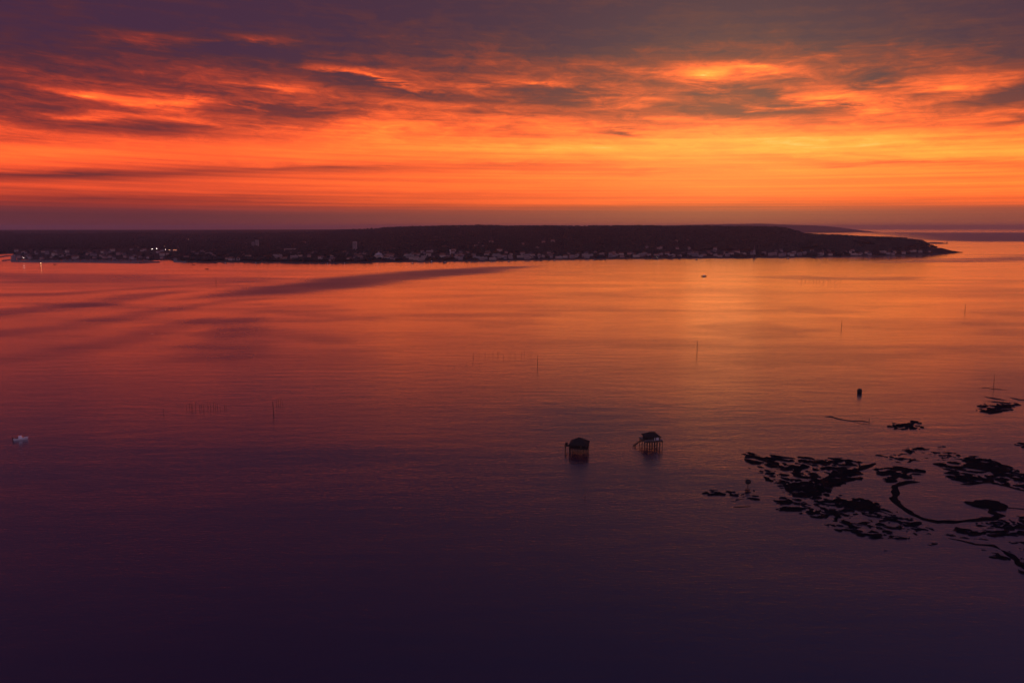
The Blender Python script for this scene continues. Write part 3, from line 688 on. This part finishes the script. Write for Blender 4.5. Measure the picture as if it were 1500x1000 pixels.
for k, px in enumerate((604, 652, 690, 720, 745, 812, 870, 1020, 1154, 480, 505, 330, 375)):
    motor_boat(px, float(ip(SH, px)) + 1.3 + random.uniform(0, .8), random.uniform(-.5, .5), random.uniform(8, 11), 'moored_cruiser', 'dark hulled cruiser moored just off the beach ' + CRW[k], BLACK, True, 'cruisers moored off the beach')

# ---------------------------------------------------------------- stakes standing in the bay
def stake(px, py, hpx, label, group=None, r=.17, lean=0.0):
    x, y = ground(px, py); dist = math.sqrt(x * x + y * y + CAM_H ** 2); h = hpx * dist / F * 1.04; r *= .85; lean = lean or random.uniform(-.03, .03)
    o = MB().tube((0, 0, -1), (lean * h, 0, h * .55), r, r * .9, 7).tube((lean * h, 0, h * .55), (lean * h * 1.7, .02, h), r * .9, r * .55, 7).build('stake', BARK); o.location = (x, y, 0)
    tag(o, label, 'stake', group); return o
stake(401, 606, 17, 'tall thin channel stake standing beside a row of short stakes', r=.24)
stake(787.5, 536, 15, 'tall thin stake alone in the middle of the bay', r=.26)
stake(1021, 517, 17, 'tall thin stake in the bright reflection column', r=.30)
stake(1232.5, 480, 10, 'thin stake standing alone off the mud banks toward the headland', r=.32)
stake(1413.5, 456, 9, 'thin stake standing nearest the headland point', r=.34)
stake(1455.5, 568, 16, 'tall thin stake next to a small mud strip', r=.22)
stake(316.5, 415, 8, 'thin stake near the ruffled dark lane off the harbour', r=.4)
stake(1273, 618, 5, 'short stake on the long thin mud strip', r=.22)
stake(857, 727, 13, 'thin stake standing in dark water near the stilt houses', r=.11)
stake(240, 606, 6, 'short stake apart from the row of oyster stakes', r=.13)
for k in range(16): stake(272 + k * 4.0 + random.uniform(-1.5, 1.5), 598 + random.uniform(-3, 2), random.uniform(4, 9), 'short oyster stake in the row beside the tall channel stake', 'row of oyster stakes', .13, random.uniform(-.05, .05))
for k in range(4): stake(405 + k * 3, 591 + random.uniform(-1, 2), random.uniform(6, 9), 'short stake in the small cluster behind the tall channel stake', 'small stake cluster', .12)
for k in range(16): stake(690 + k * 6 + random.uniform(-3, 3), 521 + random.uniform(-3, 3), random.uniform(4, 8), 'faint oyster stake in the scattered row in mid bay', 'scattered oyster stakes', .11)
for k in range(11): stake(1172 + k * 5.8 + random.uniform(-2, 2), 413.5 + random.uniform(-.6, .8), random.uniform(3, 5.5), 'dark oyster stake in the row on the orange water', 'distant oyster stakes', .26)
for k in range(8): stake(640 + k * 9 + random.uniform(-3, 3), 534 + random.uniform(-2, 3), random.uniform(3, 6), 'faint oyster stake in the outer row in mid bay', 'outer oyster stakes', .10)

# ---------------------------------------------------------------- mud banks
def mud(pts=None, density=.5, line=None, width=1.2, seed=0, res=.42, wl=(6.0, 3.0), edge=5.0, rot=0.0, top=.45):
    P = [ground(*p) for p in (pts or line)]
    X0, X1 = min(p[0] for p in P) - 6, max(p[0] for p in P) + 6; Yq0, Yq1 = min(p[1] for p in P) - 6, max(p[1] for p in P) + 6
    gx = np.arange(X0, X1, res); gy = np.arange(Yq0, Yq1, res); A, B = np.meshgrid(gx, gy)
    wx = A + 5 * (fbm(A / 9, B / 9, seed + 5, 3) - .5); wy = B + 5 * (fbm(A / 9, B / 9, seed + 9, 3) - .5)
    cr, sr = math.cos(rot), math.sin(rot); u = A * cr + B * sr; v = -A * sr + B * cr
    u = u + 4 * (fbm(A / 7, B / 7, seed + 21, 2) - .5); v = v + 4 * (fbm(A / 7, B / 7, seed + 23, 2) - .5)
    if pts:
        s_ = np.clip(sdf(wx, wy, P) / edge, -1.4, 1.0)
        nz = fbm(u / wl[0], v / wl[1], seed + 1, 4, .55)
        lace = np.cos(2 * math.pi * 5.0 * fbm(u / 15, v / 8, seed + 70, 3, .5) + 6 * fbm(A / 6, B / 6, seed + 75, 2))
        h = (nz - .5) * 4.6 + .75 * lace + (density - .58) * 2.6 + np.minimum(s_, 0.1) * 1.6
        ch = np.abs(fbm(u / 6.5, v / 2.6, seed + 60, 3) - .5); h = h - 1.2 * sstep(.085, .0, ch) * (density < 1)
        h = np.where(s_ < -.5, -1, h)
    else:
        d, tq = segdist(wx * .35 + A * .65, wy * .35 + B * .65, P, False); ends = np.minimum(1, np.minimum(tq + .25, len(P) - 1 - tq + .25))
        wv = width * (.25 + 1.4 * fbm(A / 6, B / 6, seed + 3, 4)) * ends
        h = (wv - d) * .6 + .12 * (fbm(A / 2, B / 2, seed + 4, 2) - .5)
    z = np.clip(h * .5, -.25, top) + .10 * (fbm(A / 1.3, B / 1.3, seed + 40, 2) - .5) * (h > 0)
    ok = z > -.18; q = ok[:-1, :-1] | ok[1:, :-1] | ok[:-1, 1:] | ok[1:, 1:]
    i2 = np.arange(A.size).reshape(A.shape); Fc = np.stack([i2[:-1, :-1], i2[:-1, 1:], i2[1:, 1:], i2[1:, :-1]], -1)[q]
    if not len(Fc): return
    us, inv = np.unique(Fc, return_inverse=True); V = np.stack([A.ravel()[us], B.ravel()[us], z.ravel()[us]], -1)
    struct(link('mud_bank', fast_mesh('mud_bank', V, inv.reshape(-1, 4), MUD, True)))
mud([(1090, 664), (1120, 667), (1180, 671), (1235, 672), (1262, 678), (1255, 690), (1262, 698), (1235, 708), (1212, 713), (1206, 726), (1175, 728), (1148, 718), (1128, 704), (1108, 688)], .56, seed=1, rot=-.5)
mud([(1150, 712), (1185, 707), (1210, 718), (1200, 727), (1170, 727)], .95, seed=2, edge=4)
mud([(1215, 700), (1225, 693), (1250, 691), (1256, 700), (1235, 706), (1205, 713), (1192, 712)], .92, seed=3, edge=4)
mud(line=[(1232, 689), (1256, 689), (1268, 683), (1282, 678.5)], width=2.2, seed=4)
mud(line=[(1093, 665.5), (1110, 670), (1128, 676), (1140, 684)], width=2.8, seed=5)
mud([(1137, 733), (1160, 730), (1182, 739), (1168, 749), (1146, 746)], .55, seed=6, wl=(7, 4))
mud([(1180, 742), (1212, 734), (1240, 726), (1272, 734), (1300, 747), (1362, 774), (1345, 781), (1292, 786), (1262, 783), (1228, 775), (1203, 763)], .58, seed=7, rot=-.35)
mud([(1240, 736), (1265, 734), (1285, 743), (1275, 748), (1245, 742)], .9, seed=8, edge=4)
mud([(1286, 687), (1320, 683), (1346, 689), (1346, 697), (1324, 704), (1300, 704)], .62, seed=9, wl=(7, 5))
mud([(1284, 668), (1310, 661), (1350, 654), (1398, 656), (1402, 667), (1350, 680), (1318, 676)], .28, seed=10)
mud([(1372, 676), (1400, 666), (1432, 669), (1465, 680), (1495, 692), (1540, 706), (1540, 726), (1490, 714), (1450, 706), (1418, 708), (1392, 698), (1388, 688)], .64, seed=11, rot=-.3)
mud([(1425, 672), (1450, 674), (1490, 690), (1455, 692), (1420, 684)], .9, seed=12, edge=5)
mud(line=[(1408, 709.5), (1425, 708.5), (1450, 706), (1475, 712), (1500, 718), (1530, 724)], width=1.3, seed=13)
mud(line=[(1347, 706), (1335, 705.5), (1322, 708), (1311, 711.5), (1313, 722), (1311, 731), (1320, 742), (1335, 752.5), (1352, 760), (1375, 764.3), (1400, 764), (1430, 761.5), (1455, 759), (1466, 754.5), (1456, 752), (1450, 746)], width=1.75, seed=14)
mud([(1422, 737), (1430, 733.5), (1448, 733), (1462, 735.5), (1472, 740), (1466, 745), (1450, 746), (1436, 743)], 1.25, seed=15, edge=2.5)
mud(line=[(1466, 743), (1480, 743.5), (1500, 745.5), (1530, 747)], width=.9, seed=16)
mud([(1440, 771), (1475, 763), (1500, 757), (1540, 760), (1540, 792), (1490, 785), (1452, 784)], .68, seed=17, rot=.2)
mud([(1395, 782), (1420, 777), (1442, 779), (1438, 788), (1412, 786)], .55, seed=18, wl=(6, 3.5))
mud(line=[(1391, 789), (1410, 792), (1430, 796.5), (1455, 798), (1465, 804)], width=1.0, seed=19)
mud([(1438, 803), (1468, 803), (1488, 816), (1512, 836), (1482, 834), (1462, 820), (1445, 812)], .50, seed=20, rot=-.6)
mud(line=[(1466, 805), (1484, 815), (1495, 828), (1530, 838)], width=1.7, seed=21)
mud([(1488, 796), (1510, 793), (1540, 800), (1520, 806), (1494, 803)], .5, seed=22)
mud([(1030, 722), (1044, 717), (1064, 720), (1050, 724)], .6, seed=23, edge=3)
mud([(1066, 722), (1085, 714), (1106, 718), (1108, 730), (1085, 736)], .36, seed=24, wl=(6, 3))
mud(line=[(1072, 743), (1090, 742), (1104, 741)], width=.5, seed=25)
mud([(1302, 624.5), (1322, 617), (1343, 615.5), (1347, 628), (1310, 627)], .66, seed=26, edge=4)
mud(line=[(1206, 610), (1218, 610), (1226, 613), (1250, 617), (1262, 616), (1276, 619)], width=.8, seed=27)
mud([(1428, 596), (1445, 592), (1476, 590), (1492, 592), (1472, 601), (1450, 605), (1436, 602)], .72, seed=28, edge=5)
mud(line=[(1440, 580.5), (1455, 583), (1474, 586.5)], width=1.2, seed=29)
mud(line=[(1440, 587.5), (1460, 588.5), (1490, 591)], width=1.1, seed=30)
mud(line=[(1478, 582), (1492, 585), (1540, 586)], width=1.4, seed=31)
mud(line=[(1434, 568.5), (1444, 567.5), (1452, 569), (1475, 571)], width=1.0, seed=32)
mud([(1300, 803), (1350, 797), (1380, 795), (1378, 801), (1330, 806)], .2, seed=33)
mud([(1486, 651), (1510, 648), (1530, 652), (1505, 656)], .5, seed=34)
mud(line=[(1250, 617.5), (1262, 621), (1272, 620)], width=.6, seed=35)

# ---------------------------------------------------------------- the two houses on stilts
def stilt_house(px, py, rz, label, deck_w, deck_d, deck_z, hw, hd, wall_h, rise, ridge_l, over, wallm, roofm, deckm, railm, nsx, nsy, stair, annex, lights, rails=True):
    x, y = ground(px, py); t = empty('stilt_house', (x, y, 0), rz)
    for i in range(nsx):
        for j in range(nsy):
            a = -deck_w / 2 + .3 + (deck_w - .6) * i / (nsx - 1); b = -deck_d / 2 + .3 + (deck_d - .6) * j / (nsy - 1)
            MB().tube((a + random.uniform(-.08, .08), b, -1.5), (a, b, deck_z), .17, .15, 8).build('stilt', WOOD if stair else DARKWOOD, t)
    for j in (0, nsy - 1):
        b = -deck_d / 2 + .3 + (deck_d - .6) * j / (nsy - 1)
        for i in range(0, nsx - 1, 2):
            a = -deck_w / 2 + .3 + (deck_w - .6) * i / (nsx - 1); a2 = -deck_w / 2 + .3 + (deck_w - .6) * (i + 1) / (nsx - 1)
            MB().tube((a, b + .16, .6), (a2, b + .16, deck_z - .4), .07, n=6).build('cross_brace', DARKWOOD, t)
    dk_ = MB().box((0, 0, deck_z - .28), (deck_w, deck_d, .28)).build('deck', DARKWOOD, t)
    nb = 18; bw = deck_d / nb; bm_ = MB().box((0, 0, 0), (deck_w + .2, bw - .05, .07)).me('deck_board', deckm)
    for k in range(nb): link('deck_board', bm_, dk_, (0, -deck_d / 2 + bw * (k + .5), deck_z - .10))
    zf = deck_z - .06
    wl_ = MB().box((0, 0, zf + wall_h / 2), (hw, hd, wall_h)).build('wall', wallm, t)
    rf = hip_roof(MB(), hw + 2 * over, hd + 2 * over, zf + wall_h + .02, rise, ridge_l).build('roof', roofm, t)
    MB().box((ridge_l / 2 + .7, .2, zf + wall_h + rise * .75), (.4, .4, 1.6)).build('chimney', BLACK, rf)
    MB().tube((-ridge_l / 2, 0, zf + wall_h + rise + .06), (ridge_l / 2, 0, zf + wall_h + rise + .06), .1, n=6).build('ridge_cap', DARKWOOD, rf)
    def opening(cx, w, h, z0, name, m_, side):
        fr = MB()
        if side == 's': fr.box((cx, -hd / 2 - .05, z0 + h / 2), (w, .1, h))
        else: fr.box((hw / 2 * side + .05 * side, cx, z0 + h / 2), (.1, w, h))
        o = fr.build(name, m_, t); pn = MB()
        if side == 's': pn.box((cx, -hd / 2 - .12, z0 + h / 2), (w * .72, .04, h * .76))
        else: pn.box((hw / 2 * side + .12 * side, cx, z0 + h / 2), (.04, w * .72, h * .76))
        return o, pn
    for (cx, w, h, z0, kind, side) in lights:
        o, pn = opening(cx, w, h, zf + z0, 'window' if kind == 'w' else ('door' if kind == 'd' else 'shutter'), WHITEP if kind == 'h' else WOOD, side)
        if kind == 'w': pn.build('pane', GLASS, o)
    # railing round the deck
    z1 = deck_z + .95; cs = [(-1, -1), (1, -1), (1, 1), (-1, 1)]
    for k in range(4 if rails else 0):
        p = Vector((cs[k][0] * (deck_w / 2 - .1), cs[k][1] * (deck_d / 2 - .1), 0)); q = Vector((cs[(k+1) % 4][0] * (deck_w / 2 - .1), cs[(k+1) % 4][1] * (deck_d / 2 - .1), 0))
        if stair and k == 3: q = p.lerp(q, .6)
        rl = MB().tube(p + Vector((0, 0, z1)), q + Vector((0, 0, z1)), .075, n=6).tube(p + Vector((0, 0, z1 - .45)), q + Vector((0, 0, z1 - .45)), .05, n=6).build('railing', railm, t)
        nn = 7
        for i in range(nn):
            c_ = p.lerp(q, i / nn); MB().tube((c_.x, c_.y, deck_z - .1), (c_.x, c_.y, z1), .05, n=6).build('railing_post', railm, rl)
    if stair:
        st_ = MB(); L = 5.2; zt = deck_z - .1; yb = -deck_d * .05
        for s_ in (-.55, .55): st_.box((0, 0, 0), (.001, .001, .001)) if False else st_.tube((-deck_w / 2, yb + s_, zt), (-deck_w / 2 - L, yb + s_, .2), .14, n=6)
        so = st_.build('stairs', DARKWOOD, t)
        for k in range(11):
            f_ = (k + .5) / 11; MB().box((-deck_w / 2 - L * f_, yb, zt - (zt - .2) * f_ + .08), (.42, 1.1, .09)).build('step', DARKWOOD, so)
        for s_ in (-.6, .6): MB().tube((-deck_w / 2, yb + s_, zt + .95), (-deck_w / 2 - L, yb + s_, 1.15), .06, n=6).build('handrail', DARKWOOD, so)
        for k in (-1, 1): MB().tube((-deck_w / 2 - L * .75, yb + .55 * k, -1), (-deck_w / 2 - L * .75, yb + .55 * k, 1.2), .12, n=6).build('stair_post', DARKWOOD, so)
    if annex:
        an = MB().box((-deck_w / 2 - 1.5, .8, deck_z - .45), (3.0, 3.0, .25)).build('landing', DARKWOOD, t)
        for a in (-2.8, -.4):
            for b in (-.5, 2.1): MB().tube((-deck_w / 2 + a, b, -1.5), (-deck_w / 2 + a, b, deck_z + .55), .14, n=7).build('stilt', DARKWOOD, an)
        MB().box((-deck_w / 2 - 2.3, 1.2, deck_z + .3), (1.3, 1.6, 1.3)).build('storage_box', DARKWOOD, an)
    tag(t, label, 'stilt house'); return t
stilt_house(848.5, 660.8, -.22, 'dark wooden house on stilts with a low hip roof and a side landing', 9.8, 9.8, 3.0, 8.0, 7.8, 1.7, 3.0, 1.6, 1.2, DARKWOOD, ROOFD, DARKWOOD, DARKWOOD, 7, 3, False, True,
            [(-2.2, .9, .9, .6, 'w', 's'), (1.4, 1.0, 1.9, .05, 'd', 's')], rails=False)
stilt_house(953.5, 652, .16, 'wooden house on stilts with pale window panels and a long side staircase', 10.6, 9.6, 3.5, 7.4, 6.4, 2.2, 2.0, 3.0, .8, DARKWOOD, ROOFD, WOOD, PALEWOOD, 8, 3, True, False,
            [(2.5, 1.5, 1.7, .3, 'h', 's'), (.9, .42, 1.9, .1, 'h', 's'), (-.5, .9, 1.9, .05, 'd', 's'), (-2.3, 1.2, 1.2, .7, 'w', 's'), (0, 1.2, 1.2, .7, 'w', 1)])

# ---------------------------------------------------------------- haze
hm = bpy.data.materials.new('evening_haze'); hm.use_nodes = True; ht = hm.node_tree; ht.nodes.clear()
pv = ht.nodes.new('ShaderNodeVolumePrincipled'); pv.inputs['Color'].default_value = (.92, .84, 1.0, 1); pv.inputs['Density'].default_value = 0.000046; pv.inputs['Anisotropy'].default_value = .6
ho = ht.nodes.new('ShaderNodeOutputMaterial'); ht.links.new(pv.outputs[0], ho.inputs['Volume'])
hb = MB().box((0, 0, 84), (72000, 72000, 172)).build('haze', hm); hb['kind'] = 'stuff'
